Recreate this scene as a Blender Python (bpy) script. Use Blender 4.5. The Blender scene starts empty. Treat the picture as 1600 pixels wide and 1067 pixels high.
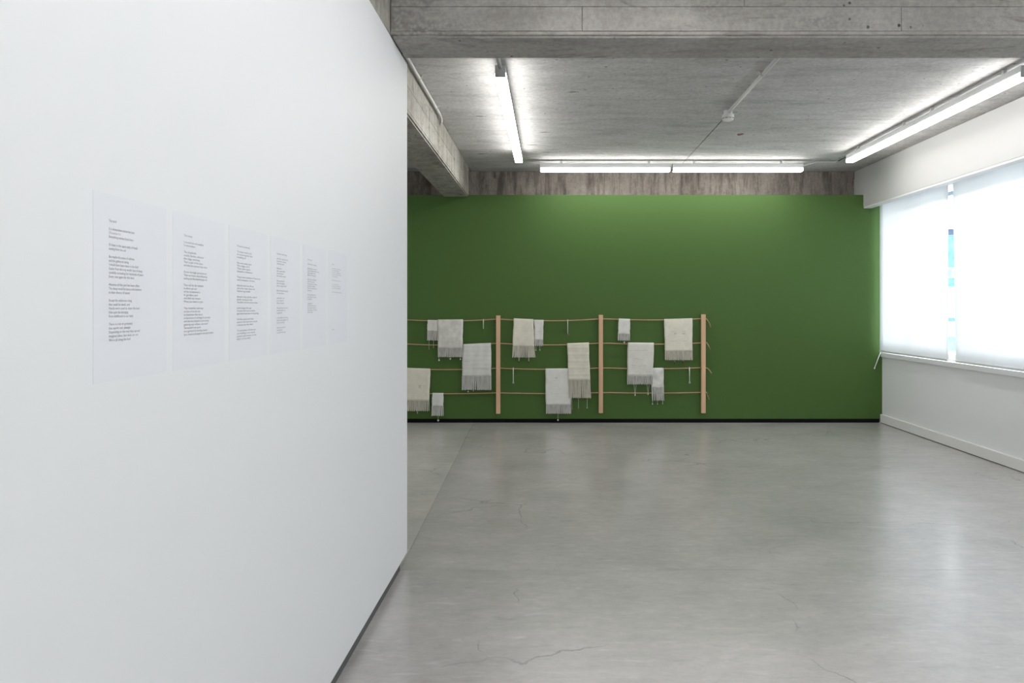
import bpy, bmesh, math, random
from mathutils import Vector, Matrix
random.seed(7)
S = bpy.context.scene
COL = S.collection

# ------------------------------------------------------------------ camera, world, exposure
# camera is level, looks along +Y, one-point perspective with lens shift
F = 1165.0                      # focal length in pixels of the 1600 px wide frame
PX, PY, CH = 860.0, 480.0, 1.387  # principal point, camera height
cam = bpy.data.cameras.new('camera')
camo = bpy.data.objects.new('camera', cam); COL.objects.link(camo)
camo.location = (0, 0, CH); camo.rotation_euler = (math.pi/2, 0, 0)
cam.sensor_width = 36; cam.lens = 36*F/1600
cam.shift_x = (800-PX)/1600; cam.shift_y = -(533.5-PY)/1600
cam.clip_start = .05; cam.clip_end = 300
S.camera = camo

W = bpy.data.worlds.new('overcast_sky'); S.world = W; W.use_nodes = True
bg = W.node_tree.nodes['Background']
bg.inputs[0].default_value = (.95, .975, 1.0, 1); bg.inputs[1].default_value = 4.6

S.view_settings.view_transform = 'Standard'; S.view_settings.look = 'None'
S.view_settings.gamma = 1; S.view_settings.exposure = 0.26
S.view_settings.use_curve_mapping = False
S.cycles.max_bounces = 10; S.cycles.diffuse_bounces = 6; S.cycles.transmission_bounces = 6
S.cycles.transparent_max_bounces = 8; S.cycles.sample_clamp_indirect = 8

LAMP = 21.5        # radiance of the lamp diffusers in the far bay
LAMP_NEAR = 20.0   # and of those in the near bay

def at(x, y, Y):   # a point of the photograph at depth Y
    return Vector(((x-PX)*Y/F, Y, CH+(PY-y)*Y/F))

# ------------------------------------------------------------------ materials
def lin(c):
    return tuple((v/12.92 if v <= .04045 else ((v+.055)/1.055)**2.4) for v in [k/255 for k in c])+(1,)
class NT:
    def __init__(s, name):
        s.m = bpy.data.materials.new(name); s.m.use_nodes = True
        s.t = s.m.node_tree; s.b = s.t.nodes['Principled BSDF']; s.out = s.t.nodes['Material Output']
    def n(s, typ, **kw):
        nd = s.t.nodes.new(typ)
        for k, v in kw.items():
            if k.startswith('i_'):
                key = k[2:]; key = int(key) if key.isdigit() else key.replace('_', ' ')
                nd.inputs[key].default_value = v
            else: setattr(nd, k, v)
        return nd
    def l(s, a, b): s.t.links.new(a, b)
    def pos(s, scale=(1,1,1), src='Position'):
        mp = s.n('ShaderNodeMapping'); mp.inputs['Scale'].default_value = scale
        if src == 'Position': s.l(s.n('ShaderNodeNewGeometry').outputs['Position'], mp.inputs[0])
        else: s.l(s.n('ShaderNodeTexCoord').outputs[src], mp.inputs[0])
        return mp.outputs[0]
    def noise(s, vec, scale, detail=4, rough=.6, dist=0):
        nd = s.n('ShaderNodeTexNoise', i_Scale=scale, i_Detail=detail, i_Roughness=rough, i_Distortion=dist)
        s.l(vec, nd.inputs['Vector']); return nd.outputs['Fac']
    def ramp(s, fac, stops):
        r = s.n('ShaderNodeValToRGB'); cr = r.color_ramp
        while len(cr.elements) < len(stops): cr.elements.new(.5)
        for e, (p, c) in zip(cr.elements, stops):
            e.position = p; e.color = c if len(c) == 4 else tuple(c)+(1,)
        s.l(fac, r.inputs[0]); return r.outputs[0]
    def mixc(s, fac, a, b, blend='MIX'):
        m = s.n('ShaderNodeMix', data_type='RGBA', blend_type=blend)
        for sock, v in ((m.inputs[0], fac), (m.inputs[6], a), (m.inputs[7], b)):
            if hasattr(v, 'links'): s.l(v, sock)
            else: sock.default_value = v
        return m.outputs[2]
    def math(s, op, a, b=0.0):
        m = s.n('ShaderNodeMath', operation=op)
        for i, v in enumerate((a, b)):
            if hasattr(v, 'links'): s.l(v, m.inputs[i])
            else: m.inputs[i].default_value = v
        return m.outputs[0]
    def bump(s, h, strength=.3, dist=.01):
        b = s.n('ShaderNodeBump', i_Strength=strength, i_Distance=dist)
        s.l(h, b.inputs['Height']); s.l(b.outputs[0], s.b.inputs['Normal'])
def g(v): return (v, v, v, 1)

def plain(name, col, rough=.6, spec=.5, metallic=0, grain=.04):
    t = NT(name)
    n = t.noise(t.pos(), 14, 3)
    c = t.mixc(n, tuple(k*(1-grain) for k in col[:3])+(1,), tuple(min(1, k*(1+grain)) for k in col[:3])+(1,))
    t.l(c, t.b.inputs['Base Color'])
    t.b.inputs['Roughness'].default_value = rough; t.b.inputs['Specular IOR Level'].default_value = spec
    t.b.inputs['Metallic'].default_value = metallic
    return t.m

def concrete(name, base, tint, stretch=(1,1,1), dirt=.5, pits=.5, relief=.4, drips=0, rough=0):
    """board-marked cast concrete: mottling, streaks along the boards, bug holes, gouges, dark smears"""
    t = NT(name)
    P = t.pos(); PS = t.pos(stretch)
    big = t.noise(P, 1.1, 5, .6, .4)
    streak = t.noise(PS, 5.0, 8, .72, .5)
    fine = t.noise(P, 32, 6, .75)
    c = t.mixc(t.ramp(big, [(.35, g(0)), (.65, g(1))]), base, tint)
    c = t.mixc(1.0, c, t.ramp(streak, [(.30, g(.78)), (.5, g(1)), (.72, g(1.13))]), 'MULTIPLY')
    c = t.mixc(1.0, c, t.ramp(fine, [(.3, g(.78)), (.65, g(1.10))]), 'MULTIPLY')
    smear = t.noise(t.pos(tuple(k*1.3+.3 for k in stretch)), 3.4, 9, .78, 1.5)
    sm = t.ramp(smear, [(.54, g(0)), (.68, g(dirt))])
    c = t.mixc(sm, c, tuple(k*.45 for k in tint[:3])+(1,))
    def spots(scale, r0, r1, st, gs, g0):
        v = t.n('ShaderNodeTexVoronoi', i_Scale=scale); t.l(t.pos(st), v.inputs['Vector'])
        w = t.math('ADD', v.outputs['Distance'], t.math('MULTIPLY', t.math('SUBTRACT', fine, .5), .12))
        return t.math('MULTIPLY', t.ramp(w, [(r0, g(1)), (r1, g(0))]), t.ramp(t.noise(P, gs, 2), [(g0, g(0)), (g0+.06, g(1))]))
    hole = t.math('MAXIMUM', spots(11, .05, .10, (1,1,1), 2.6, .42), spots(2.4, .035, .065, tuple(k*1.2 for k in stretch), 1.7, .40))
    c = t.mixc(t.math('MULTIPLY', hole, pits), c, g(.045))
    if rough:   # honeycombed patches with exposed aggregate
        ag = t.n('ShaderNodeTexVoronoi', i_Scale=55.0); t.l(P, ag.inputs['Vector'])
        pt = t.ramp(t.noise(PS, 2.6, 5, .65, .6), [(.52, g(0)), (.62, g(rough))])
        c = t.mixc(pt, c, t.mixc(t.ramp(ag.outputs['Distance'], [(.2, g(0)), (.7, g(1))]), tuple(k*.95 for k in base[:3])+(1,), tuple(k*.40 for k in tint[:3])+(1,)))
    if drips:
        d = t.noise(t.pos((1, 1, .16)), 9, 6, .7, .2)
        c = t.mixc(t.ramp(d, [(.46, g(0)), (.62, g(drips))]), c, (.062, .05, .043, 1))
    t.l(c, t.b.inputs['Base Color'])
    h = t.math('SUBTRACT', t.math('ADD', t.math('MULTIPLY', streak, .6), t.math('MULTIPLY', fine, .3)), t.math('MULTIPLY', hole, .8))
    t.bump(h, relief, .012)
    t.b.inputs['Roughness'].default_value = .85; t.b.inputs['Specular IOR Level'].default_value = .25
    return t.m

def floor_mat(name, base, tint):
    t = NT(name)
    P = t.pos(); PS = t.pos((.35, 1, 1))
    big = t.noise(P, .7, 5, .6, .5)
    mid = t.noise(t.pos((.7, 1, 1)), 3.0, 10, .70, .25)
    fine = t.noise(t.pos((.6, 1, 1)), 20, 7, .75)
    c = t.mixc(t.ramp(big, [(.3, g(0)), (.7, g(1))]), base, tint)
    c = t.mixc(1.0, c, t.ramp(mid, [(.28, g(.80)), (.72, g(1.12))]), 'MULTIPLY')
    c = t.mixc(1.0, c, t.ramp(fine, [(.3, g(.86)), (.7, g(1.09))]), 'MULTIPLY')
    fl_ = t.noise(t.pos((.3, 1.4, 1)), 16, 5, .65, .5)
    c = t.mixc(t.ramp(fl_, [(.60, g(0)), (.72, g(.5))]), c, g(.58))
    c = t.mixc(t.ramp(fl_, [(.27, g(.4)), (.39, g(0))]), c, g(.22))
    v = t.n('ShaderNodeTexVoronoi', feature='DISTANCE_TO_EDGE', i_Scale=.55)
    wob = t.n('ShaderNodeVectorMath', operation='ADD')
    nz = t.n('ShaderNodeTexNoise', i_Scale=2.2, i_Detail=6.0); t.l(P, nz.inputs['Vector'])
    sc = t.n('ShaderNodeVectorMath', operation='SCALE'); sc.inputs['Scale'].default_value = .55
    t.l(nz.outputs['Color'], sc.inputs[0]); t.l(P, wob.inputs[0]); t.l(sc.outputs[0], wob.inputs[1])
    t.l(wob.outputs[0], v.inputs['Vector'])
    gate = t.ramp(t.noise(P, 1.3, 3), [(.50, g(0)), (.58, g(.6))])
    crack = t.math('MULTIPLY', t.ramp(v.outputs['Distance'], [(.0, g(1)), (.004, g(0))]), gate)
    c = t.mixc(crack, c, g(.07))
    chip = t.n('ShaderNodeTexVoronoi', i_Scale=3.5); t.l(t.pos((.7, 1.2, 1)), chip.inputs['Vector'])
    ch = t.ramp(chip.outputs['Distance'], [(.03, g(.8)), (.06, g(0))])
    ch = t.math('MULTIPLY', ch, t.ramp(t.noise(P, 1.9, 2), [(.52, g(0)), (.6, g(1))]))
    c = t.mixc(ch, c, g(.5))
    t.l(c, t.b.inputs['Base Color'])
    t.l(t.ramp(mid, [(.3, g(.34)), (.7, g(.42))]), t.b.inputs['Roughness'])
    t.b.inputs['Coat Weight'].default_value = .7; t.b.inputs['Coat IOR'].default_value = 1.6
    t.l(t.ramp(mid, [(.3, g(.20)), (.7, g(.27))]), t.b.inputs['Coat Roughness'])
    t.b.inputs['Specular IOR Level'].default_value = .6
    t.bump(t.math('ADD', t.math('MULTIPLY', mid, 1.0), t.math('MULTIPLY', fine, .10)), .05, .02)
    return t.m

M = {}
M['ceil'] = concrete('ceiling_concrete', (.56,.552,.54,1), (.48,.473,.46,1), (.35, 1.2, 1), .45, .8, .3)
M['beam_x'] = concrete('cross_beam_concrete', (.43,.415,.39,1), (.34,.325,.30,1), (.25, 1, 1.6), .7, .85, .7, rough=.5)
M['beam_y'] = concrete('long_beam_concrete', (.44,.425,.385,1), (.34,.32,.28,1), (1, .3, 1.3), .8, .8, .7, drips=.35)
M['upper'] = concrete('rear_wall_concrete', (.36,.32,.285,1), (.24,.205,.18,1), (1.2, 1.2, .35), .3, .4, .4, drips=.7)
M['floor_a'] = floor_mat('floor_concrete', (.465,.447,.437,1), (.392,.376,.364,1))
M['floor_b'] = floor_mat('paler_floor_concrete', (.52,.51,.49,1), (.475,.465,.445,1))
M['white'] = plain('white_wall_paint', (.80,.815,.83), .55, .35, grain=.006)
M['trimwhite'] = plain('white_trim_paint', (.80,.80,.80), .45, .4, grain=.01)
M['green'] = plain('green_wall_paint', (.063,.129,.029), .62, .3, grain=.03)
M['black'] = plain('black_skirting_paint', (.008,.008,.009), .7, .08, grain=.2)
M['kick'] = plain('grey_kick_paint', (.07,.075,.08), .5, grain=.15)
M['gap'] = plain('dark_gap', (.01,.01,.01), .9, grain=.1)
M['housing'] = plain('lamp_housing_metal', (.62,.63,.64), .45, grain=.03)
M['galv'] = plain('conduit_paint', (.55,.55,.53), .4, grain=.08)
M['plastic'] = plain('white_plastic', (.78,.78,.76), .4, grain=.02)
M['rope'] = plain('tan_cord', (.50,.30,.18), .8, grain=.2)
M['string'] = plain('white_string', (.72,.72,.68), .9, grain=.05)
M['paper'] = plain('poem_paper', (.775,.795,.84), .6, .3, grain=.005)
M['ink'] = plain('grey_ink', (.36,.37,.40), .8, grain=.05)
M['rail'] = plain('blind_rail_metal', (.75,.76,.76), .4, grain=.02)
for k, c in dict(brown=(.16,.06,.03), red=(.10,.012,.01), bone=(.70,.68,.60), grey=(.33,.33,.31), dark=(.03,.02,.015)).items():
    M['bead_'+k] = plain(k+'_bead', c, .35, grain=.2)

def wood():
    t = NT('pale_pine')
    w = t.n('ShaderNodeTexWave', i_Scale=22.0, i_Distortion=5.0, i_Detail=3.0); t.l(t.pos((1, 1, .05)), w.inputs['Vector'])
    n = t.noise(t.pos((1, 1, .15)), 8, 4)
    c = t.mixc(w.outputs['Fac'], (.61,.39,.235,1), (.71,.475,.31,1))
    c = t.mixc(1.0, c, t.ramp(n, [(.3, g(.9)), (.7, g(1.08))]), 'MULTIPLY')
    t.l(c, t.b.inputs['Base Color']); t.b.inputs['Roughness'].default_value = .6
    t.bump(w.outputs['Fac'], .1, .002); return t.m
M['wood'] = wood()

def emit(name, col, st):
    t = NT(name); t.t.nodes.remove(t.b)
    e = t.n('ShaderNodeEmission'); e.inputs[0].default_value = col; e.inputs[1].default_value = st
    t.l(e.outputs[0], t.out.inputs[0]); return t.m
M['lamp'] = emit('lit_diffuser', (1, .985, .96, 1), LAMP)
M['lamp_near'] = emit('lit_diffuser_near_bay', (1, .985, .97, 1), LAMP_NEAR)

def cloth(name, col, pattern):
    t = NT(name)
    G = t.pos(src='Generated')
    sep = t.n('ShaderNodeSeparateXYZ'); t.l(G, sep.inputs[0])
    x, z = sep.outputs[0], sep.outputs[2]
    P = t.pos()
    n = t.noise(P, 16, 4, .6)
    fac = t.ramp(n, [(.3, g(.93)), (.7, g(1.05))])
    weft = t.math('SINE', t.math('MULTIPLY', z, 220))
    h = t.math('MULTIPLY', weft, .25)
    def bands(s, f, lo, sharp=.15, ph=0.):
        w = t.math('SINE', t.math('ADD', t.math('MULTIPLY', s, f), ph))
        return t.ramp(t.math('ADD', t.math('MULTIPLY', w, .5), .5), [(.5-sharp, g(lo)), (.5+sharp, g(1))])
    c = t.mixc(1.0, col, fac, 'MULTIPLY')
    if pattern == 'bands':
        b = bands(z, 37, .93, .4); c = t.mixc(1.0, c, b, 'MULTIPLY'); h = t.math('ADD', h, t.math('MULTIPLY', b, 3))
        c = t.mixc(1.0, c, bands(z, 71, .95, .3, 1.1), 'MULTIPLY')
    elif pattern == 'plaid':
        b = bands(z, 48, .95, .4); b2 = bands(x, 19, .945, .35, 2.0)
        c = t.mixc(1.0, c, b, 'MULTIPLY'); c = t.mixc(1.0, c, b2, 'MULTIPLY')
        h = t.math('ADD', h, t.math('ADD', t.math('MULTIPLY', b, .8), t.math('MULTIPLY', b2, .8)))
    elif pattern == 'blotch':
        b = t.ramp(t.noise(P, 13, 2, .5), [(.40, g(1)), (.62, g(.86))]); c = t.mixc(1.0, c, b, 'MULTIPLY')
    t.l(c, t.b.inputs['Base Color'])
    t.bump(h, .35, .003)
    t.b.inputs['Roughness'].default_value = .95; t.b.inputs['Specular IOR Level'].default_value = .1
    return t.m

def blind_mat():
    t = NT('blind_fabric'); t.t.nodes.remove(t.b)
    n = t.noise(t.pos((1, 1, .12)), 3, 2)
    col = t.ramp(n, [(.3, (.84,.845,.85)), (.7, (.87,.875,.88))])
    d = t.n('ShaderNodeBsdfDiffuse'); tr = t.n('ShaderNodeBsdfTranslucent'); mx = t.n('ShaderNodeMixShader', i_0=.55)
    t.l(col, d.inputs[0]); t.l(col, tr.inputs[0])
    t.l(d.outputs[0], mx.inputs[1]); t.l(tr.outputs[0], mx.inputs[2]); t.l(mx.outputs[0], t.out.inputs[0]); return t.m
M['blind'] = blind_mat()
def glass_mat():
    t = NT('window_glass'); t.t.nodes.remove(t.b)
    a = t.n('ShaderNodeBsdfTransparent'); a.inputs[0].default_value = (.93,.96,.97,1)
    b = t.n('ShaderNodeBsdfGlossy', i_Roughness=.02); mx = t.n('ShaderNodeMixShader', i_0=.05)
    t.l(a.outputs[0], mx.inputs[1]); t.l(b.outputs[0], mx.inputs[2]); t.l(mx.outputs[0], t.out.inputs[0]); return t.m
M['glass'] = glass_mat()

# ------------------------------------------------------------------ mesh helpers
def new_obj(name, bm, mat, parent=None, smooth=False):
    bmesh.ops.recalc_face_normals(bm, faces=bm.faces)
    me = bpy.data.meshes.new(name); bm.to_mesh(me); bm.free()
    if smooth:
        for p in me.polygons: p.use_smooth = True
    if mat: me.materials.append(mat)
    o = bpy.data.objects.new(name, me); COL.objects.link(o)
    if parent: o.parent = parent; o.matrix_parent_inverse = parent.matrix_world.inverted()
    return o
def bx(bm, x0, x1, y0, y1, z0, z1, bevel=0):
    vs = [bm.verts.new((x, y, z)) for x in (x0, x1) for y in (y0, y1) for z in (z0, z1)]
    fs = [bm.faces.new([vs[i] for i in q]) for q in ((0,1,3,2),(4,6,7,5),(0,4,5,1),(2,3,7,6),(0,2,6,4),(1,5,7,3))]
    if bevel:
        es = list({e for f in fs for e in f.edges})
        bmesh.ops.bevel(bm, geom=es, offset=bevel, segments=2, affect='EDGES', profile=.5)
    return vs
def box(name, x0, x1, y0, y1, z0, z1, mat, parent=None, bevel=0):
    bm = bmesh.new(); bx(bm, x0, x1, y0, y1, z0, z1, bevel); return new_obj(name, bm, mat, parent)
def tube(bm, pts, r, n=8, r2=None):
    pts = [Vector(p) for p in pts]; rings = []
    for i, p in enumerate(pts):
        d = (pts[min(i+1, len(pts)-1)]-pts[max(i-1, 0)]).normalized()
        up = Vector((0, 0, 1)) if abs(d.z) < .9 else Vector((0, 1, 0))
        a = d.cross(up).normalized(); b = d.cross(a)
        rr = r if r2 is None else r+(r2-r)*i/(len(pts)-1)
        rings.append([bm.verts.new(p+(a*math.cos(k*2*math.pi/n)+b*math.sin(k*2*math.pi/n))*rr) for k in range(n)])
    for q, w in zip(rings, rings[1:]):
        for k in range(n): bm.faces.new((q[k], q[(k+1) % n], w[(k+1) % n], w[k]))
    bm.faces.new(rings[0]); bm.faces.new(rings[-1][::-1])
def lathe(bm, prof, c, n=20, axis='z'):
    rings = []
    for r, h in prof:
        ring = []
        for k in range(n):
            a = k*2*math.pi/n
            ring.append(bm.verts.new(Vector(c)+Vector((max(r, 1e-4)*math.cos(a), max(r, 1e-4)*math.sin(a), h))))
        rings.append(ring)
    for q, w in zip(rings, rings[1:]):
        for k in range(n): bm.faces.new((q[k], q[(k+1) % n], w[(k+1) % n], w[k]))
    bm.faces.new(rings[0]); bm.faces.new(rings[-1])
def empty(name, loc):
    o = bpy.data.objects.new(name, None); o.location = loc; o.empty_display_size = .1; COL.objects.link(o)
    bpy.context.view_layer.update(); return o
def tag(o, label, cat, group=None):
    o['label'] = label; o['category'] = cat
    if group: o['group'] = group
    return o
def struct(o, label=None):
    o['kind'] = 'structure'
    if label: o['label'] = label
    return o

# ------------------------------------------------------------------ dimensions
HC = CH+1.68       # ceiling underside
HB = CH+1.326      # underside of the concrete beams, top of the white wall
YG, YC = 8.95, 9.23  # green wall face, concrete wall face behind it
GT = CH+1.348      # top of the green wall
XW, YW = -.781, 4.066  # white partition: face and far end
XR = 3.982         # wall below the windows
YB0, YB1 = 3.66, 3.98  # cross beam
XL, YN = -4.6, -3.6    # far left and near limits of the room
SILL0, SILL1 = CH-.595, CH-.543
HEAD = CH+1.31

# ------------------------------------------------------------------ floor of separate slabs
fl = struct(box('floor', XL-.2, XR+.25, YN-.2, YC+.2, -.2, -.012, M['gap']))
def slab(name, pts, mat, zt=0.0):
    bm = bmesh.new()
    lo = [bm.verts.new((x, y, -.012)) for x, y in pts]; hi = [bm.verts.new((x, y, zt)) for x, y in pts]
    n = len(pts); bm.faces.new(hi); bm.faces.new(lo[::-1])
    for i in range(n): bm.faces.new((lo[i], lo[(i+1) % n], hi[(i+1) % n], hi[i]))
    es = [e for e in bm.edges if all(v in hi for v in e.verts)]
    bmesh.ops.bevel(bm, geom=es, offset=.0009, segments=1, affect='EDGES')
    return new_obj(name, bm, mat, fl)
j = .0008; YJ = 3.94
slab('concrete_slab', [(-.795+j, YJ+2*j), (XR, YJ+2*j), (XR, YC), (-.93+j, YC)], M['floor_a'])
slab('concrete_slab', [(-.80, YN), (XR, YN), (XR, YJ-j), (-.795+j, YJ-j)], M['floor_a'])
slab('concrete_slab', [(XL, YJ+j), (-.795-j, YJ+j), (-.93-j, YC), (XL, YC)], M['floor_b'])
slab('concrete_slab', [(XL, YN), (-.80-2*j, YN), (-.795-2*j, YJ-j), (XL, YJ-j)], M['floor_b'])

# ------------------------------------------------------------------ ceiling of formwork panels
ce = struct(box('ceiling', XL-.2, XR+.4, YN-.2, YC+.2, HC+.004, HC+.25, M['gap']))
ys = [YN-.2, -2.06, -.82, .43, 1.68, 2.92, 4.17, 5.41, 6.68, 7.93, YC+.05]
xs = [XL-.1, -3.33, -.985, 1.545, 4.0]
for yi in range(len(ys)-1):
    for xi in range(len(xs)-1):
        g_ = .0032; dz = random.uniform(0, .0022)
        sk = random.uniform(-.004, .004)
        bm = bmesh.new()
        a = [(xs[xi]+g_, ys[yi]+g_+sk), (xs[xi+1]-g_, ys[yi]+g_-sk), (xs[xi+1]-g_, ys[yi+1]-g_), (xs[xi]+g_, ys[yi+1]-g_)]
        lo = [bm.verts.new((x, y, HC+dz)) for x, y in a]; hi = [bm.verts.new((x, y, HC+.006)) for x, y in a]
        bm.faces.new(lo); bm.faces.new(hi)
        for i in range(4): bm.faces.new((lo[i], lo[(i+1) % 4], hi[(i+1) % 4], hi[i]))
        bmesh.ops.bevel(bm, geom=[e for e in bm.edges if all(v in lo for v in e.verts)], offset=.0015, segments=1, affect='EDGES')
        new_obj('formwork_panel', bm, M['ceil'], ce)
# a red stain left on the slab
bm = bmesh.new(); pts = []
for k in range(12):
    a = k*math.pi/6; r = random.uniform(.7, 1.1)
    pts.append((1.845+.036*r*math.cos(a), 7.25+.055*r*math.sin(a)))
vs = [bm.verts.new((x, y, HC-.0008)) for x, y in pts]; vt = [bm.verts.new((x, y, HC+.002)) for x, y in pts]
bm.faces.new(vs); bm.faces.new(vt)
for k in range(12): bm.faces.new((vs[k], vs[(k+1) % 12], vt[(k+1) % 12], vt[k]))
o = new_obj('paint_spot', bm, plain('red_paint', (.16,.015,.02), .6), ce)

# ------------------------------------------------------------------ beams
def beam(name, x0, x1, y0, y1, z0, z1, mat, lip):
    """rough arris along the lower edges"""
    bm = bmesh.new(); bx(bm, x0, x1, y0, y1, z0, z1)
    es = [e for e in bm.edges if all(abs(v.co.z-z0) < 1e-5 for v in e.verts)]
    bmesh.ops.bevel(bm, geom=es, offset=lip, segments=2, affect='EDGES')
    return struct(new_obj(name, bm, mat))
cb = beam('concrete_beam', -.785, XR+.2, YB0, YB1, HB, HC+.01, M['beam_x'], .012)
cb['label'] = 'board-marked concrete cross beam along the top of the picture'
# board impressions on the front face
def board(x0, x1, z0, z1, dy):
    bm = bmesh.new(); bx(bm, x0, x1, YB0-dy, YB0+.004, z0, z1, .0018); new_obj('board_mark', bm, M['beam_x'], cb)
zrow = [HB+.027, HB+.147, HB+.25, HC-.001]
xrows = [[-.783, .155, 1.72, 3.73], [-.783, .95, 2.4, 3.73], [-.783, .2, 2.0, 3.73]]
for r in range(3):
    for k in range(3):
        board(xrows[r][k]+.0015, xrows[r][k+1]-.0015, zrow[r]+.0012, zrow[r+1]-.0012, random.uniform(.003, .008))
lb = beam('concrete_beam', -1.29, -.983, YB1, YG+.02, HB, HC+.01, M['beam_y'], .012)
lb['label'] = 'concrete beam running to the green wall behind the white partition'
nb = beam('concrete_beam', -1.10, -.786, YN, YB1-.001, HB, HC+.01, M['beam_y'], .004)
nb['label'] = 'concrete beam above the top edge of the white partition'
def board2(y0, y1, z0, z1, d):
    bm = bmesh.new(); bx(bm, -.983-.004, -.983+d, y0, y1, z0, z1, .0018); new_obj('board_mark', bm, M['beam_y'], lb)
for (y0, y1, z0, z1) in ((4.0, 5.9, HB+.03, HB+.19), (5.9, 7.6, HB+.03, HB+.17), (7.6, 8.93, HB+.03, HB+.2),
                         (4.0, 5.2, HB+.19, HC-.002), (5.2, 7.6, HB+.19, HC-.002), (7.6, 8.93, HB+.2, HC-.002)):
    board2(y0+.002, y1-.002, z0+.0015, z1-.0015, random.uniform(.002, .005))

# ------------------------------------------------------------------ walls
struct(box('wall_back', XL, XR, YG, YC-.002, .048, GT, M['green'], bevel=.002))
struct(box('baseboard_back', XL, XR-.03, YG+.012, YG+.06, 0, .048, M['black']))
wr = struct(box('wall_rear', XL-.2, XR+.3, YC+.004, YC+.2, 0, HC+.004, M['gap']))
x = XL; random.seed(11)
while x < 3.76:
    w = random.choice((.24, .47, .48, .49, .95)); x2 = min(x+w, 3.78)
    bm = bmesh.new(); bx(bm, x+.001, x2-.001, YC-random.uniform(0, .0015), YC+.006, GT-.03, HC-.0005, .0012)
    new_obj('concrete_panel', bm, M['upper'], wr); x = x2
random.seed(5)
# white partition on the left, floating over a recessed grey kick
struct(box('wall_left', XW-.17, XW, YN, YW, .051, HB-.001, M['white'], bevel=.0015))
bm = bmesh.new()   # the kick, its top broken away near the far end
prof = [(YN, 0), (3.93, 0), (3.93, .05), (3.62, .05), (3.60, .03), (3.45, .026), (3.27, .034), (3.25, .05), (YN, .05)]
a = [bm.verts.new((XW-.012, y, z)) for y, z in prof]; b = [bm.verts.new((XW-.05, y, z)) for y, z in prof]
bm.faces.new(a); bm.faces.new(b[::-1])
for i in range(len(prof)): bm.faces.new((a[i], a[(i+1) % len(prof)], b[(i+1) % len(prof)], b[i]))
kk = struct(new_obj('baseboard_left', bm, M['kick']))
struct(box('trim_3', XW-.15, XW-.051, YN, 4.04, 0, .05, M['gap']))
# far left and near walls (outside the picture)
struct(box('wall_far_left', XL-.2, XL, YN, YC, 0, HC, M['white']))
struct(box('wall_front', XL, XR, YN-.2, YN, 0, HC, M['white']))
# window wall
wrt = struct(box('wall_right', XR, XR+.2, YN, YG, 0, SILL0, M['white']))
box('upper_wall', XR, XR+.2, YN, YG, HEAD, HC, M['white'], wrt)
box('pier', XR, XR+.2, 3.45, 4.2, SILL0, HEAD, M['white'], wrt)
box('pier', XR, XR+.2, YN, YN+.3, SILL0, HEAD, M['white'], wrt)
box('pier', XR+.002, XR+.2, YG-.03, YG-.001, SILL0, HEAD, M['white'], wrt)
struct(box('baseboard_right', XR-.024, XR, YN, YG-.001, .006, .104, M['trimwhite'], bevel=.002))
struct(box('trim_4', XR-.018, XR, YN, YG-.001, 0, .006, M['gap']))
struct(box('trim_1', XR-.018, XR+.13, YN, YG-.001, SILL0, SILL1, M['trimwhite'], bevel=.003), 'white window sill')
# soffit box over the blinds
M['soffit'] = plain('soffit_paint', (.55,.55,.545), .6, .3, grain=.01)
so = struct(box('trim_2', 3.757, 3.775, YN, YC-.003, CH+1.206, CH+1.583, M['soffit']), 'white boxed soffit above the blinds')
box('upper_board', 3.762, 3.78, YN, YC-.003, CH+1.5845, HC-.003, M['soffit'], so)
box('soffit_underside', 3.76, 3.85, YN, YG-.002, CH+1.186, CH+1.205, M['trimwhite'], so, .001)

# ------------------------------------------------------------------ windows
def window(name, y0, y1, muls):
    w = struct(empty(name, (XR+.12, (y0+y1)/2, SILL1)))
    xa, xb = XR+.10, XR+.16
    for (a, b, c, d) in ((y0, y1, SILL1, SILL1+.06), (y0, y1, HEAD-.06, HEAD)):
        box('frame_rail', xa, xb, a, b, c, d, M['trimwhite'], w, .003)
    cuts = [y0]+muls+[y1]
    for y in cuts: 
        box('mullion', xa+.001, xb-.001, max(y0, y-.025), min(y1, y+.025), SILL1+.06, HEAD-.06, M['trimwhite'], w, .003)
    for a, b in zip(cuts, cuts[1:]):
        box('transom', xa+.006, xb-.006, a+.025, b-.025, CH+1.145, CH+1.185, plain('transom_metal', (.32,.42,.5), .4), w, .002)
        box('pane', xa+.027, xa+.033, a+.025, b-.025, SILL1+.06, CH+1.145, M['glass'], w)
        box('pane', xa+.027, xa+.033, a+.025, b-.025, CH+1.185, HEAD-.06, M['glass'], w)
window('window_1', 4.2, YG-.03, [5.75, 7.0, 8.15])
window('window_2', YN+.3, 3.45, [-2.1, -.9, .3, 1.5, 2.6])

# ------------------------------------------------------------------ outside
struct(box('ground', XR+.4, 60, -40, 80, -1.0, -.8, plain('paving', (.72,.73,.74), .8)))
nbld = empty('neighbouring_building', (17, 31, -.8))
tag(nbld, 'pale building with blue windows seen between the two blinds', 'building')
pw = plain('pale_render', (.78,.80,.82), .8); pf = plain('navy_fascia', (.02,.045,.10), .6)
def pane_mat(name, a, b, sc):
    t = NT(name); n = t.noise(t.pos(), sc, 6, .7, 1.0)
    t.l(t.ramp(n, [(.35, a), (.65, b)]), t.b.inputs['Base Color']); t.b.inputs['Roughness'].default_value = .3; return t.m
p1 = pane_mat('blue_glazing', (.025,.12,.24), (.12,.33,.42), 3.5); p2 = pane_mat('pale_blue_glazing', (.10,.26,.46), (.26,.42,.58), 2)  # blue_glazing mottle paints the reflection of trees into the colour
box('wall', 9, 27, 30.05, 36, -.8, 4.53, pw, nbld)
box('parapet', 8.9, 27.1, 29.95, 36.1, 4.53, 4.63, pw, nbld)
box('fascia', 9, 27, 30.0, 30.05, 4.30, 4.525, pf, nbld)
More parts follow.
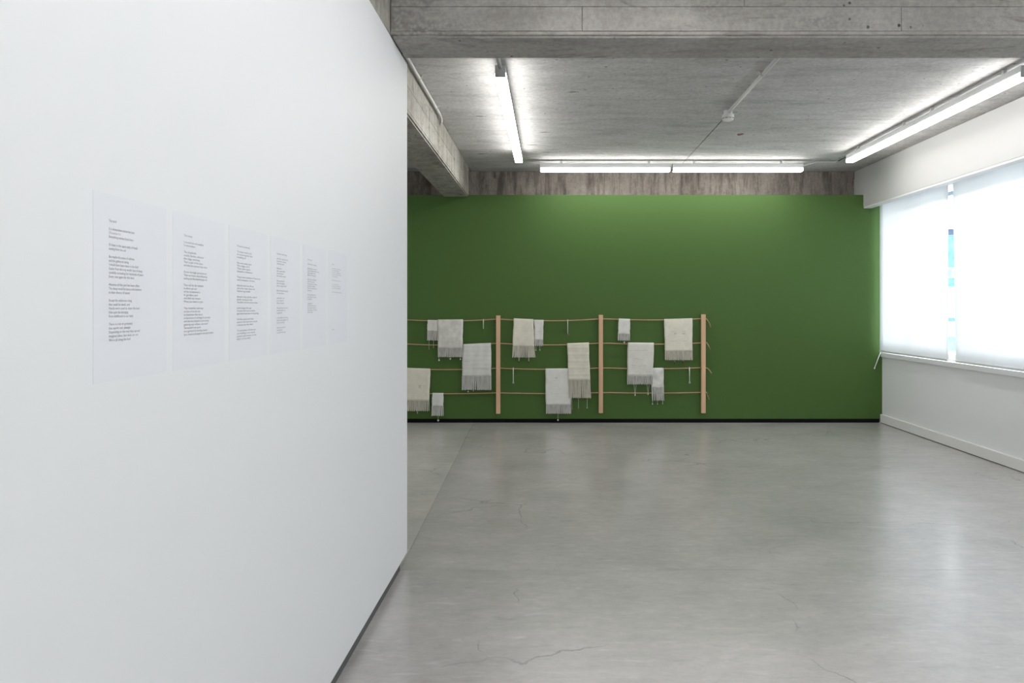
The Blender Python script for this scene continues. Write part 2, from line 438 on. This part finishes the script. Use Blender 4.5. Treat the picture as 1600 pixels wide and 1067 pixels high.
for xx in range(9, 27, 2):
    box('window_pane', xx+.08, xx+1.92, 30.02, 30.06, 2.99, 4.28, p1, nbld)
    box('window_pane', xx+.08, xx+1.92, 30.02, 30.06, 2.62, 2.93, p2, nbld)
    box('window_pane', xx+.08, xx+1.92, 30.02, 30.06, 2.21, 2.57, p1, nbld)
    box('window_pane', xx+.08, xx+1.92, 30.02, 30.06, -.37, .21, p2, nbld)
box('ledge', 9, 27, 29.93, 30.05, .82, .97, plain('blue_ledge', (.08,.18,.36), .6), nbld)

# ------------------------------------------------------------------ ceiling lamps
ZL0, ZL1, ZL2 = CH+1.55, CH+1.587, CH+1.636   # diffuser bottom, its top, housing top
HWd = .038
def lamp(label, c, axis, ends=(1, 1), near=False, group='linear ceiling lamps'):
    """1.49 m lamp of a metal housing over a lit diffuser; axis 'x' or 'y'"""
    t = tag(empty('ceiling_lamp', (c[0], c[1], ZL0)), label, 'lamp', group)
    L = .745
    def b(name, l0, l1, w0, w1, z0, z1, mat, bev=0):
        if axis == 'y': return box(name, c[0]+w0, c[0]+w1, c[1]+l0, c[1]+l1, z0, z1, mat, t, bev)
        return box(name, c[0]+l0, c[0]+l1, c[1]+w0, c[1]+w1, z0, z1, mat, t, bev)
    b('diffuser', -L+.008, L-.008, -HWd, HWd, ZL0, ZL1, M['lamp_near'] if near else M['lamp'], .006)
    b('housing', -L+.004, L-.004, -.034, .034, ZL1+.0005, ZL2, M['housing'], .003)
    for s in (-1, 1):   # end caps: wide foot round the diffuser, narrow neck round the housing
        l0, l1 = sorted((s*(L-.0075), s*L))
        o = b('end_cap', l0, l1, -HWd+.001, HWd-.001, ZL0+.002, ZL2-.002, M['housing'], .002)
        for v in o.data.vertices:
            if v.co.z > ZL1+.01 or v.co.z-0 > ZL1: 
                if axis == 'y': v.co.x = c[0]+(v.co.x-c[0])*.94
                else: v.co.y = c[1]+(v.co.y-c[1])*.94
    for s in (-.5, .5):
        b('mounting_clip', s-.011, s+.011, -.012, .012, ZL2, HC-.0005, M['housing'])
    return t
XA, XB, YLB = -.338, 3.21, 8.52
lamp('nearer of the two lamps in the left lengthwise row, grey end cap facing us', (XA, 5.775), 'y')
lamp('farther of the two lamps in the left lengthwise row, near the concrete beam', (XA, 7.265), 'y')
lamp('left lamp of the crosswise pair above the green wall', (.625, YLB), 'x')
lamp('right lamp of the crosswise pair above the green wall', (2.138, YLB), 'x')
lamp('farther lamp of the right row, ending over the corner of the white soffit', (XB, 7.265), 'y')
lamp('nearer lamp of the right row, cut off by the right picture edge', (XB, 5.775), 'y')
ORD = ['beside the cross beam', 'second from the cross beam', 'third from the cross beam', 'by the near wall']
for i, y in enumerate((2.6, 1.1, -.4, -1.9)):
    lamp('lamp in the bay nearest the camera, above the white partition, %s' % ORD[i], (.35, y), 'y', near=True, group='lamps of the near bay')
    lamp('lamp in the bay nearest the camera, above the windows, %s' % ORD[i], (XB, y), 'y', near=True, group='lamps of the near bay')

for i, y in enumerate((7.3, 5.2)):
    lamp(('farther' if i == 0 else 'nearer')+' lamp in the side bay hidden behind the white partition', (-2.9, y), 'y', near=True, group='lamps of the side bay')

# ------------------------------------------------------------------ conduits
def conduit(label, pts, r, clips=()):
    t = tag(empty('conduit_pipe', pts[0]), label, 'pipe')
    bm = bmesh.new(); tube(bm, pts, r, 10); new_obj('pipe', bm, M['galv'], t, True)
    for (x, y, z) in clips:
        bm = bmesh.new(); tube(bm, [(x, y-.012, z), (x, y+.012, z)], r*1.35, 10); bx(bm, x-r*2, x+r*2, y-.01, y+.01, z+r*.6, HC-.001); new_obj('pipe_clip', bm, M['galv'], t)
    return t
zc = HC-.022
conduit('grey conduit pipe along the top of the left concrete beam, ending in an elbow', [(-.95, YB1+.005, zc), (-.95, 5.3, zc), (-.951, 6.42, zc), (-.955, 6.52, zc-.006), (-.962, 6.57, zc-.025), (-.975, 6.58, zc-.05)], .012,
        [(-.95, 4.6, zc), (-.95, 5.4, zc), (-.95, 6.2, zc)])
conduit('short white conduit feeding the near end of the left lamp row', [(XA-.01, YB1+.004, HC-.02), (XA-.01, 4.6, HC-.02), (XA, 5.02, ZL2-.02)], .012)
conduit('thin conduit joining the crosswise lamps to the right lamp row', [(2.89, YLB, ZL2-.02), (3.05, YLB+.02, HC-.012), (3.27, YLB+.02, HC-.012)], .010)
conduit('dark cable from the corner conduit up to the right lamp row', [(3.288, YLB-.01, HC-.012), (3.26, 8.2, HC-.02), (XB, 8.02, ZL2-.015)], .005).children[0].data.materials[0] = M['gap']
conduit('grey conduit pipe running across the ceiling to the smoke detector', [(1.51, YB1+.004, HC-.025), (1.51, 5.2, HC-.025), (1.512, 6.30, HC-.025)], .014,
        [(1.51, 4.45, HC-.025), (1.51, 5.3, HC-.025)])
# smoke detector
sd = tag(empty('smoke_detector', (1.515, 6.36, HC)), 'round white smoke detector on the ceiling at the end of a conduit', 'detector')
bm = bmesh.new(); lathe(bm, [(.036, HC-.001), (.038, HC-.034), (.034, HC-.036)], (1.515, 6.36, 0), 24); new_obj('base', bm, M['plastic'], sd)
bm = bmesh.new(); lathe(bm, [(.040, HC-.0362), (.050, HC-.040), (.051, HC-.072), (.044, HC-.084), (.025, HC-.092), (.002, HC-.094)], (1.515, 6.36, 0), 28); new_obj('cover', bm, M['plastic'], sd, False)
for k in range(10):
    a = k*math.pi/5+.15
    bm = bmesh.new(); bx(bm, -.011, .011, -.0515, -.047, HC-.074, HC-.070)
    bmesh.ops.rotate(bm, verts=bm.verts, cent=(0,0,0), matrix=Matrix.Rotation(a, 3, 'Z')); bmesh.ops.translate(bm, verts=bm.verts, vec=(1.515, 6.36, 0))
    new_obj('vent_slot', bm, M['gap'], sd)

# ------------------------------------------------------------------ roller blinds
XBL = 3.925
def blind(label, y0, y1, tilt=0.0):
    t = tag(empty('roller_blind', (XBL, (y0+y1)/2, CH-.52)), label, 'blind', 'roller blinds along the windows')
    ny, nz = 14, 16; zb, zt = CH-.515, CH+1.40
    bm = bmesh.new(); V = []
    for i in range(nz+1):
        v = i/nz; z = zb+(zt-zb)*v; sh = tilt*(1-v)
        V.append([bm.verts.new((XBL+.0025*math.sin(k*1.3+y0)*(1-v*.6), y0+(y1-y0)*k/ny-sh, z)) for k in range(ny+1)])
    for i in range(nz):
        for k in range(ny): bm.faces.new((V[i][k], V[i][k+1], V[i+1][k+1], V[i+1][k]))
    f = new_obj('fabric', bm, M['blind'], t, True)
    md = f.modifiers.new('thickness', 'SOLIDIFY'); md.thickness = .0006
    bm = bmesh.new(); bx(bm, XBL-.008, XBL+.008, y0-tilt+.002, y1-tilt-.002, zb-.018, zb+.004, .003); new_obj('bottom_rail', bm, M['rail'], t)
    bm = bmesh.new(); tube(bm, [(XBL+.022, y0, zt+.01), (XBL+.022, y1, zt+.01)], .022, 12); new_obj('roller_tube', bm, M['rail'], t, True)
    return t
blind('white roller blind beside the green wall', 7.357, 8.885)
blind('white roller blind right of the gap, cut off by the picture edge', 5.2, 7.276, .06)
for i, (a, b) in enumerate(((3.5, 5.14), (1.6, 3.45), (-.4, 1.55), (-2.2, -.45), (-3.3, -2.25))):
    blind('white roller blind out of the picture, %s' % ('under the cross beam', 'second from the cross beam', 'level with the camera', 'behind the camera', 'by the near wall')[i], a, b)
w = empty('blind_wand', (3.94, 8.90, CH-.535))
tag(w, 'thin white blind wand hanging slanted at the sill corner by the green wall', 'wand')
bm = bmesh.new(); tube(bm, [(3.945, 8.905, CH-.535), (3.915, 8.905, CH-.61), (3.872, 8.905, CH-.725)], .0055, 8); new_obj('rod', bm, M['plastic'], w, True)
bm = bmesh.new(); tube(bm, [(3.874, 8.905, CH-.72), (3.868, 8.905, CH-.737)], .0075, 8); new_obj('grip', bm, M['plastic'], w, True)

# ------------------------------------------------------------------ poem sheets
POEMS = [[(0, 'The land', 0.0229), (2, 'It is always been about the land', 0.0809), (3, 'Of course it is', 0.0364), (4, 'Everything comes from here', 0.0773), (6, "It's been in the space each of hands", 0.0918), (7, 'coming from the soil', 0.0525), (9, 'But maybe this peace of softness', 0.0809), (10, 'and the gathered string,', 0.063), (11, 'I would have been there in the field', 0.0943), (12, 'Gather from the long woolly haze of sheep', 0.108), (13, 'carefully unraveling for hundreds of years', 0.1118), (14, 'Every one again for the land.', 0.0809), (16, 'Absence of the pen has been often', 0.098), (17, 'The sheep would be here in the between', 0.1055), (18, 'in their chorus of sound', 0.0653), (20, 'Except the wilderness rising', 0.0725), (21, 'that could be saved, and', 0.0653), (22, 'Hands were used to clean the land', 0.098), (23, 'How quiet the belonging', 0.0606), (24, 'from childhood to our belly', 0.0773), (26, 'There is a lot of symmetry', 0.0749), (27, 'the earth not always', 0.0677), (28, 'Depending on the rest they spread', 0.0993), (29, 'imagined place, but what are we', 0.0931), (30, "We're all along the land", 0.0677)],
 [(0, 'The keep', 0.0376), (2, 'I carried the old needles', 0.0905), (3, 'I remember,', 0.0534), (5, 'The shepherds', 0.0549), (6, 'mostly, families, whoever', 0.0921), (7, 'the ridge, morning', 0.0725), (8, "That's a part of the place", 0.086), (9, 'and why the summer may come', 0.1074), (11, 'Down through generations,', 0.1059), (12, 'Then we knew what following', 0.1074), (13, 'nothing but the wool we spun for', 0.109), (15, 'They call the fair medium', 0.089), (16, 'in others yet and', 0.0578), (17, 'of the homestead is', 0.074), (18, 'In gardens and', 0.0622), (19, 'and that we remain', 0.0755), (20, 'When you return to yarn', 0.0875), (22, 'They remember each way', 0.089), (23, 'and place from the rest', 0.0755), (24, 'on meadows that about', 0.086), (25, 'an assortment of mornings for you later', 0.1246), (26, 'with the slow branch to be a story', 0.1168), (27, 'gathering each of them, one word', 0.1105), (28, "The mountain's own garden", 0.0785), (29, 'on a ground of moving sound', 0.1074), (30, 'Spun, loved and brought to the daily rhythm', 0.139)],
 [(0, "People's weaving", 0.0789), (2, 'To keep warm and', 0.0895), (3, 'A covering for the', 0.0967), (4, 'reading it', 0.0544), (6, 'She was made slow', 0.0895), (7, 'The edges of it', 0.0762), (8, 'Then other yarns', 0.0824), (9, 'threads in between', 0.0958), (11, 'Then it was a measure of the moon', 0.1494), (12, 'and a measure of time', 0.1103), (14, 'Into the loom we lift up', 0.103), (15, 'and other days where we', 0.1121), (16, 'Gathering under', 0.0833), (18, 'Between warp and the reeds in', 0.126), (19, 'hands moving for the', 0.094), (20, 'The fold is thrown and it is done', 0.1306), (22, 'and it stays the age', 0.0895), (23, 'A weaver who was here before', 0.114), (24, 'garment and that is knowing', 0.1372), (26, 'As the years and the', 0.103), (27, 'patterns that have been woven', 0.1278), (28, 'a house by the field', 0.0985), (30, 'To each piece of what we', 0.1167), (31, 'are holding in our hands', 0.1121), (32, 'patient and woven in the', 0.1213), (33, 'fabric of the field', 0.0824)],
 [(0, 'Grass moving', 0.0807), (2, 'and the sound of it', 0.0911), (3, 'mother warp', 0.075), (4, 'coming near', 0.0603), (6, 'Before', 0.0391), (7, 'the spindle', 0.0659), (8, 'the thread', 0.0513), (9, "the loom's sound", 0.0716), (11, 'the pasture', 0.0625), (12, 'the old gate,', 0.0659), (13, 'the long wool', 0.0773), (15, 'Each thread may be', 0.0911), (16, 'a border', 0.0603), (18, 'wander on', 0.0603), (19, 'to return', 0.0546), (20, 'the water', 0.0603), (22, 'the grasses bend a', 0.0911), (23, 'wool with us', 0.0682), (24, 'together', 0.0457), (26, 'a bundle of sheep', 0.0923), (27, 'about the gather of', 0.0923), (28, 'knot and tie', 0.0625), (30, 'warp and weft a', 0.0716), (31, 'washed', 0.0435), (32, 'a small thread', 0.0716)],
 [(0, 'Wool', 0.0432), (2, 'the fold is open', 0.0918), (4, 'the basket and yarn', 0.0966), (5, 'a hand makes slow, even', 0.1207), (6, 'the cloth we', 0.0776), (7, 'about the past', 0.087), (9, 'all the while', 0.087), (10, 'of home', 0.0682), (11, 'the pattern keep', 0.0966), (12, 'small tracks', 0.0776), (13, 'from the meadow to', 0.0966), (14, 'home', 0.0404), (16, 'Everything we', 0.0842), (17, 'are here to learn', 0.0918), (18, 'softly', 0.0432), (20, 'again', 0.0496), (21, 'the hands and', 0.0823), (22, 'the open border', 0.087), (23, 'weaving it all the', 0.0946), (24, 'end', 0.0469)],
 [(0, 'All', 0.022), (2, 'and the string', 0.1078), (3, 'to the land', 0.0844), (4, 'to the weaver', 0.1078), (5, 'in the dark and', 0.1114), (6, 'are given', 0.0671), (8, 'the lines we tie', 0.1078), (10, 'in a house', 0.0786), (11, 'on the hill and', 0.1055), (12, 'to the mother', 0.1078), (14, 'this is what we keep', 0.1197), (33, 'end', 0.0276)]]
Z0 = 1.2726
def sheet(i, y0, y1, zt, zb, ty, label, lines):
    t = tag(empty('poem_sheet', (XW, (y0+y1)/2, zb)), label, 'poster', 'poem sheets on the white wall')
    box('paper', XW, XW+.0005, y0, y1, zb, zt, M['paper'], t)
    bm = bmesh.new()
    for k, txt, wid in lines:
        if k == 33: new_obj('printed_text', bm, M['ink'], t); bm = bmesh.new()
        cu = bpy.data.curves.new('t', 'FONT'); cu.body = txt; cu.size = .0066; cu.resolution_u = 2
        to = bpy.data.objects.new('t', cu)
        COL.objects.link(to); dg = bpy.context.evaluated_depsgraph_get()
        me = bpy.data.meshes.new_from_object(to.evaluated_get(dg))
        w = max([v.co.x for v in me.vertices] or [1]); s = wid/w
        b2 = bmesh.new(); b2.from_mesh(me)
        for v in b2.verts:
            v.co = Vector((XW+.0009, ty+v.co.x*s, 1.5405-.00706*k-.0022+v.co.y))
        mm = bpy.data.meshes.new('t'); b2.to_mesh(mm); b2.free(); bm.from_mesh(mm)
        bpy.data.meshes.remove(mm); bpy.data.meshes.remove(me); bpy.data.objects.remove(to); bpy.data.curves.remove(cu)
    o = new_obj('printed_text', bm, M['ink'], t)
SL = ['leftmost and largest of the white poem sheets on the white wall',
      'second poem sheet from the left, its last stanza nine lines long',
      'third poem sheet from the left, with the longest column of short stanzas',
      'fourth poem sheet from the left, a narrow column of three-line stanzas',
      'fifth poem sheet from the left, second from the right',
      'rightmost poem sheet, ending in a single short line low on the page']
for i in range(6):
    y0 = 1.2726+.2694*i
    sheet(i, y0, y0+.243, 1.587, 1.2553, y0+.0445, SL[i], POEMS[i])

# ------------------------------------------------------------------ line frame on the green wall
YP = 8.921            # depth of the cords
def post(x, yt, yb, label):
    a, b = at(x-3.15, yt, YP), at(x+3.15, yb, YP)
    t = tag(empty('wooden_post', ((a.x+b.x)/2, YP, b.z)), label, 'post', 'wooden posts of the line frame')
    bm = bmesh.new(); bx(bm, a.x, b.x, YP-.024, YG-.0005, b.z, a.z, .002); new_obj('bar', bm, M['wood'], t)
    for yy in CY:   # a bored hole at each cord
        p = at(x, yy[0], YP)
        for s, xx in ((-1, a.x), (1, b.x)):
            bm = bmesh.new(); tube(bm, [(xx+s*.0004, YP, p.z), (xx-s*.001, YP, p.z)], .008, 10); new_obj('hole', bm, M['gap'], t)
    return t
# cord heights (picture rows) at the posts and the sag between them
CY = [(498.3, 3.2), (536.2, 3.0), (575.0, 2.4), (613.6, 1.6)]
PXS = [617.0, 778.5, 938.8, 1098.9]
PL = ['wooden post mostly hidden behind the white partition', 'left one of the three wooden posts in view, beside the plaid cloth', 'middle one of the three wooden posts in view', 'right wooden post, where the four cord tails hang out']
PT = [(493, 646.5), (492.8, 646), (492, 645), (491.2, 645)]
for x, (a, b), l in zip(PXS, PT, PL): post(x, a, b, l)
def cord_y(r, x):
    y0, sg = CY[r]
    y0 += (-.3 if x > 800 else 0)+(-.4 if x > 950 else 0)
    for a, b in zip(PXS, PXS[1:]):
        if a <= x <= b:
            u = (x-a)/(b-a); k = sg*(1.0 if b < 1000 else .75)
            return y0+k*4*u*(1-u)
    return y0
TAIL = [[(1102, 497.2), (1105, 499.5), (1108, 504), (1110, 511)], [(1102, 535.2), (1104, 535), (1107, 540), (1110, 546.5)], [(1102, 574.3), (1105.5, 575.5), (1108.5, 578.5), (1111.5, 583)], [(1102, 612), (1104, 613), (1105.5, 618), (1107.3, 624.5)]]
RN = ['top cord', 'second cord from the top', 'third cord from the top', 'bottom cord']
for r in range(4):
    pts = [at(612+k*(1099-612)/60, cord_y(r, 612+k*(1099-612)/60), YP) for k in range(61)]
    for k, (x, y) in enumerate(TAIL[r]): p = at(x, y, YP); p.y -= .004*k; pts.append(p)
    bm = bmesh.new(); tube(bm, pts, .0058, 8)
    tag(new_obj('cord', bm, M['rope'], None, True), 'tan cord strung through the wooden posts, '+RN[r], 'cord', 'cords of the line frame')

# ------------------------------------------------------------------ textiles over the cords
CREAM, OFF, COOL = (.74,.715,.61,1), (.71,.705,.655,1), (.72,.72,.685,1)
CM = {}
def cmat(col, pat):
    k = (col, pat)
    if k not in CM: CM[k] = cloth('woven_cloth', col, pat)
    return CM[k]
def bead(parent, p, kind, size=1.0):
    bm = bmesh.new(); s = .0105*size
    prof = {'drop': [(.1,1.4),(.35,.9),(.8,.2),(1,-.3),(.8,-.85),(.3,-1.15)], 'cone': [(1,.55),(1.05,.3),(.55,-.5),(.08,-1.1)],
            'ball': [(.3,1),(.8,.7),(1,.1),(.85,-.6),(.35,-1)]}[kind[0]]
    lathe(bm, [(r*s, h*s) for r, h in prof], p, 10)
    return new_obj('bead', bm, M['bead_'+kind[1]], parent, True)
def strand_tube(bm, pts, r): tube(bm, pts, r, 4)
def textile(label, r, xl, xr, ycl, yfr, bl, br, col, pat, rad, pend=(), motifs=(), spread=1.0):
    """a woven cloth folded over cord r: left/right edge at the fold, cloth end, fringe end, edges at the fringe end (picture px)"""
    rnd = random.Random(int(xl*7+r))
    Y = YP-rad
    xm = (xl+xr)/2
    top_l, top_r = at(xl, cord_y(r, xl), YP), at(xr, cord_y(r, xr), YP)
    t = tag(empty('woven_cloth', ((top_l.x+top_r.x)/2, YP, at(xm, yfr, Y).z)), label, 'textile', 'woven cloths hung over the cords')
    q = (ycl-cord_y(r, xm))/(yfr-cord_y(r, xm))
    nx, nf, na = 14, 16, 6
    ph = rnd.uniform(0, 6); amp = .0022
    def front(u, v, side=-1):   # v 0 at the fold .. 1 at the cloth end
        L = at(xl+(bl-xl)*v*q, 0, Y).x; R = at(xr+(br-xr)*v*q, 0, Y).x
        wob = .0016*math.sin(v*7+ph)+.001*math.sin(v*17+ph*2)
        x = L+(R-L)*u+wob*(1 if u > .5 else -1)*abs(2*u-1)
        zt = top_l.z+(top_r.z-top_l.z)*u
        zb = at(0, ycl, Y).z+(top_r.z-top_l.z)*(u-.5)*.35+.0012*math.sin(u*9+ph)
        if side > 0: zb += .006
        d = amp*math.sin(u*8+ph+v*1.5)*min(1, v*3)+amp*.5*math.sin(v*11+u*5)
        d = max(-.003, min(.003, d))
        return Vector((x, YP+side*(rad+(.0015+.003*v if side < 0 else 0))+d*(1 if side < 0 else .3), zt+(zb-zt)*v))
    rows = []
    for i in range(nf, 0, -1): rows.append([front(u/nx, i/nf, 1) for u in range(nx+1)])
    for k in range(na+1):
        a = math.pi*k/na
        rows.append([Vector((front(u/nx, 0).x, YP+rad*math.cos(a), top_l.z+(top_r.z-top_l.z)*u/nx+.001+rad*math.sin(a))) for u in range(nx+1)])
    for i in range(1, nf+1): rows.append([front(u/nx, i/nf) for u in range(nx+1)])
    bm = bmesh.new(); V = [[bm.verts.new(p) for p in row] for row in rows]
    for A, B in zip(V, V[1:]):
        for k in range(nx): bm.faces.new((A[k], A[k+1], B[k+1], B[k]))
    m = cmat(col, pat)
    c = new_obj('cloth', bm, m, t, True)
    md = c.modifiers.new('thickness', 'SOLIDIFY'); md.thickness = .002; md.offset = 0
    # fringe: bunched yarns hanging from both ends
    bm = bmesh.new(); zend = at(0, yfr, Y).z
    Lb, Rb = at(bl, 0, Y).x, at(br, 0, Y).x
    for side in (-1, 1):
        n = max(6, int(abs(Rb-Lb)/(.0074 if side < 0 else .0085)))
        offs = 0
        for k in range(n+1):
            u = k/n; p0 = front(u*.985+.0075, 1, side)
            p0.z += .003
            if k % 3 == 0: offs = rnd.uniform(-1, 1)
            pull = ((k//3*3+1)/n-u)*(Rb-Lb)*.4
            xe = Lb+(Rb-Lb)*u+pull*spread+offs*.002
            ze = zend+rnd.uniform(-.002, .004)+(.004 if side > 0 else 0)
            mid = p0.lerp(Vector((xe, p0.y+rnd.uniform(-.002, .002), ze)), .5); mid.x = p0.x*.6+xe*.4
            strand_tube(bm, [p0, mid, (xe, p0.y, ze)], .0028 if side < 0 else .0030)
    fo = new_obj('fringe', bm, cmat(tuple(k*.82 for k in col[:3])+(1,), 'plain'), t); fo['kind'] = 'stuff'  # shade among the yarns put into a darker fringe colour
    if motifs:   # raised brocade dashes
        bm = bmesh.new()
        for (mx, my, mw, mh) in motifs:
            a, b = at(mx-mw/2, my-mh/2, Y), at(mx+mw/2, my+mh/2, Y)
            u = (mx-xl)/(xr-xl); v = (my-cord_y(r, xm))/(ycl-cord_y(r, xm)); f = front(min(1, max(0, u)), v)
            bx(bm, a.x, b.x, f.y-.0032, f.y-.0008, b.z, a.z)
        new_obj('woven_motif', bm, cmat(tuple(k*.80 for k in col[:3])+(1,), 'plain'), t)
    for pd in pend:
        x, y, kind = pd[:3]; vspread = pd[3] if len(pd) > 3 else 0
        f = front(min(.97, max(.03, (x-bl)/(br-bl))), 1); p = at(x, y, f.y)
        bm = bmesh.new()
        zt = f.z+.002
        for s in ((-1, 1) if vspread else (0,)):
            sx = s*vspread*YP/F
            strand_tube(bm, [(p.x+sx, f.y-.003, zt), (p.x+sx*.9, f.y-.003, zend), (p.x+s*.0012, f.y-.003, p.z+.008)], .0014)
        po = new_obj('pendant', bm, M['string'], t)
        bead(po, Vector((p.x, f.y-.003, p.z)), kind, pd[4] if len(pd) > 4 else 1)
    return t
BR, RD, BN, GR, DK = ('cone', 'brown'), ('drop', 'red'), ('drop', 'bone'), ('ball', 'grey'), ('ball', 'dark')
R0, R1 = .0085, .0155
textile('small off-white cloth at the far left of the top cord, two beads on long strings', 0, 667.9, 683.6, 517, 532, 667.2, 683.8, OFF, 'plain', R0, [(670.3, 547, BR), (677.4, 545.2, DK, 0, .7)])
textile('large cloth on the top cord left of the first post, with blotchy relief pattern', 0, 683.9, 723, 544, 558, 684.2, 722.5, OFF, 'blotch', R1,
        [(686, 562.5, BN), (703.6, 560.8, ('cone', 'bone')), (719.4, 561, BN, 0, .8)], [(700, 534.2, 18, .7), (715, 507, 10, .7)])
textile('large plaid cloth with the longest fringe, left of the first post', 1, 723, 767.2, 587.7, 609.4, 721.3, 767.6, COOL, 'plaid', R0, [(731.5, 611.8, ('cone', 'bone'), 0, .8), (739.6, 610.6, GR, 0, .6)], [(728.5, 565, 13, .8), (749, 575, 22, .6)])
textile('cream cloth on the third cord cut off by the white partition', 2, 626, 672.2, 626, 642.4, 626, 669.9, CREAM, 'plain', R0, [(652.2, 646.5, BR, .8, .8)], [(656, 604, 4, 5)])
textile('smallest white cloth, alone on the bottom cord by the partition', 3, 675.4, 692.8, 634, 649.7, 674.3, 692, COOL, 'plain', R0, [(684.7, 656.8, ('cone', 'bone'), 0, 1.2)])
textile('small bluish-white cloth on the top cord, partly behind a cream cloth', 0, 834.2, 849.4, 531, 540.5, 836.2, 848, COOL, 'plain', R0, [(837.3, 546.8, BN, 0, .6), (843.6, 546.8, ('cone', 'bone'), 0, .8)], [(842, 518, 11, .6)])
textile('cream cloth on the top cord right of the first post, two dark red beads', 0, 802.6, 833.5, 541, 558.7, 800.2, 835.7, CREAM, 'plain', R1, [(811, 565.5, RD, .6), (826.2, 565.8, RD, .6)], [], 1.4)
textile('grey-white cloth on the third cord left of the middle post, reaching lowest', 2, 852, 892, 633, 646.5, 853, 892.4, COOL, 'plain', R0, [(871.8, 656.3, ('cone', 'bone'))], [(869, 590.5, 5, 3), (869, 594, 10, .7), (870, 615, 35, .7), (862, 612.5, 3, 1)])
textile('long narrow cream cloth with crosswise bands, left of the middle post', 1, 886.3, 920.2, 594, 622, 889, 923, CREAM, 'bands', R1, [(893.6, 641, BR, 0, .8), (903.8, 640.3, ('drop', 'brown')), (917.4, 637, GR, 0, .7)])
textile('small white cloth high beside the middle post, a pale crescent below it', 0, 966.5, 984.7, 521.8, 532.2, 965.3, 984, COOL, 'plain', R0, [(975.3, 535, ('cone', 'bone'), 0, 1.1)])
textile('large cream cloth with small dashes beside the right post', 0, 1038, 1081.9, 548.9, 562.8, 1039.3, 1082, CREAM, 'plain', R0, [(1054, 567.2, ('drop', 'dark')), (1067.7, 566, ('ball', 'red'), 0, 1.2)],
        [(1052, 517.7, 8, .8), (1068, 517.5, 7, .8), (1046, 511.5, 3, .6), (1045.5, 525.5, 5, .6), (1062, 525.5, 4, .6), (1053, 533, 9, .8), (1070, 532.6, 7, .8), (1055, 521, 4, 2.5), (1068, 521, 5, 2.5)])
textile('small white cloth with a clumped fringe, on the third cord right of the middle post', 2, 1017, 1036.8, 605.5, 626, 1019, 1037.5, COOL, 'blotch', R0, [(1019.4, 631, BN, 0, .7), (1027.2, 631, BN, 0, .6), (1035.3, 630.5, GR, 0, .7)], [], 1.8)
textile('large off-white cloth right of the middle post, beads on paired strings', 1, 981, 1022, 587.7, 600.7, 980, 1019.6, OFF, 'plain', R1, [(992.3, 617, BN, 1.9, .8), (1012.5, 615.6, BN, 1.9, .8)],
        [(997, 547.5, 30, .7), (995, 560, 9, .7), (1000, 561.5, 8, .7), (990, 570.5, 8, .7), (1004, 571, 11, .7), (994, 580.5, 4, .7), (1013, 580.5, 5, .7), (1000, 585, 38, .8)])

def tassel(label, r, x, y, kind):
    p = at(x, cord_y(r, x), YP); q = at(x, y, YP)
    t = tag(empty('hanging_tassel', p), label, 'tassel', 'single strings with a bead')
    bm = bmesh.new(); tube(bm, [(p.x, YP+.009, p.z-.03), (p.x, YP+.009, p.z), (p.x, YP, p.z+.010), (p.x, YP-.009, p.z), (p.x, YP-.009, q.z+.008)], .0045, 6); new_obj('string', bm, M['string'], t, True)
    bead(t, Vector((p.x, YP-.009, q.z)), kind, 1.15)
tassel('white string with a brown bead on the top cord, left of the first post', 0, 755.3, 514.5, ('cone', 'brown'))
tassel('white string with a small bead on the top cord, between the left and middle posts', 0, 887, 522.5, ('ball', 'brown'))
tassel('white string with a dark bead on the third cord, right beside the left post', 2, 802, 598, ('ball', 'grey'))
tassel('white string with a grey bead on the third cord, near the right post', 2, 1077.2, 597.6, ('ball', 'grey'))
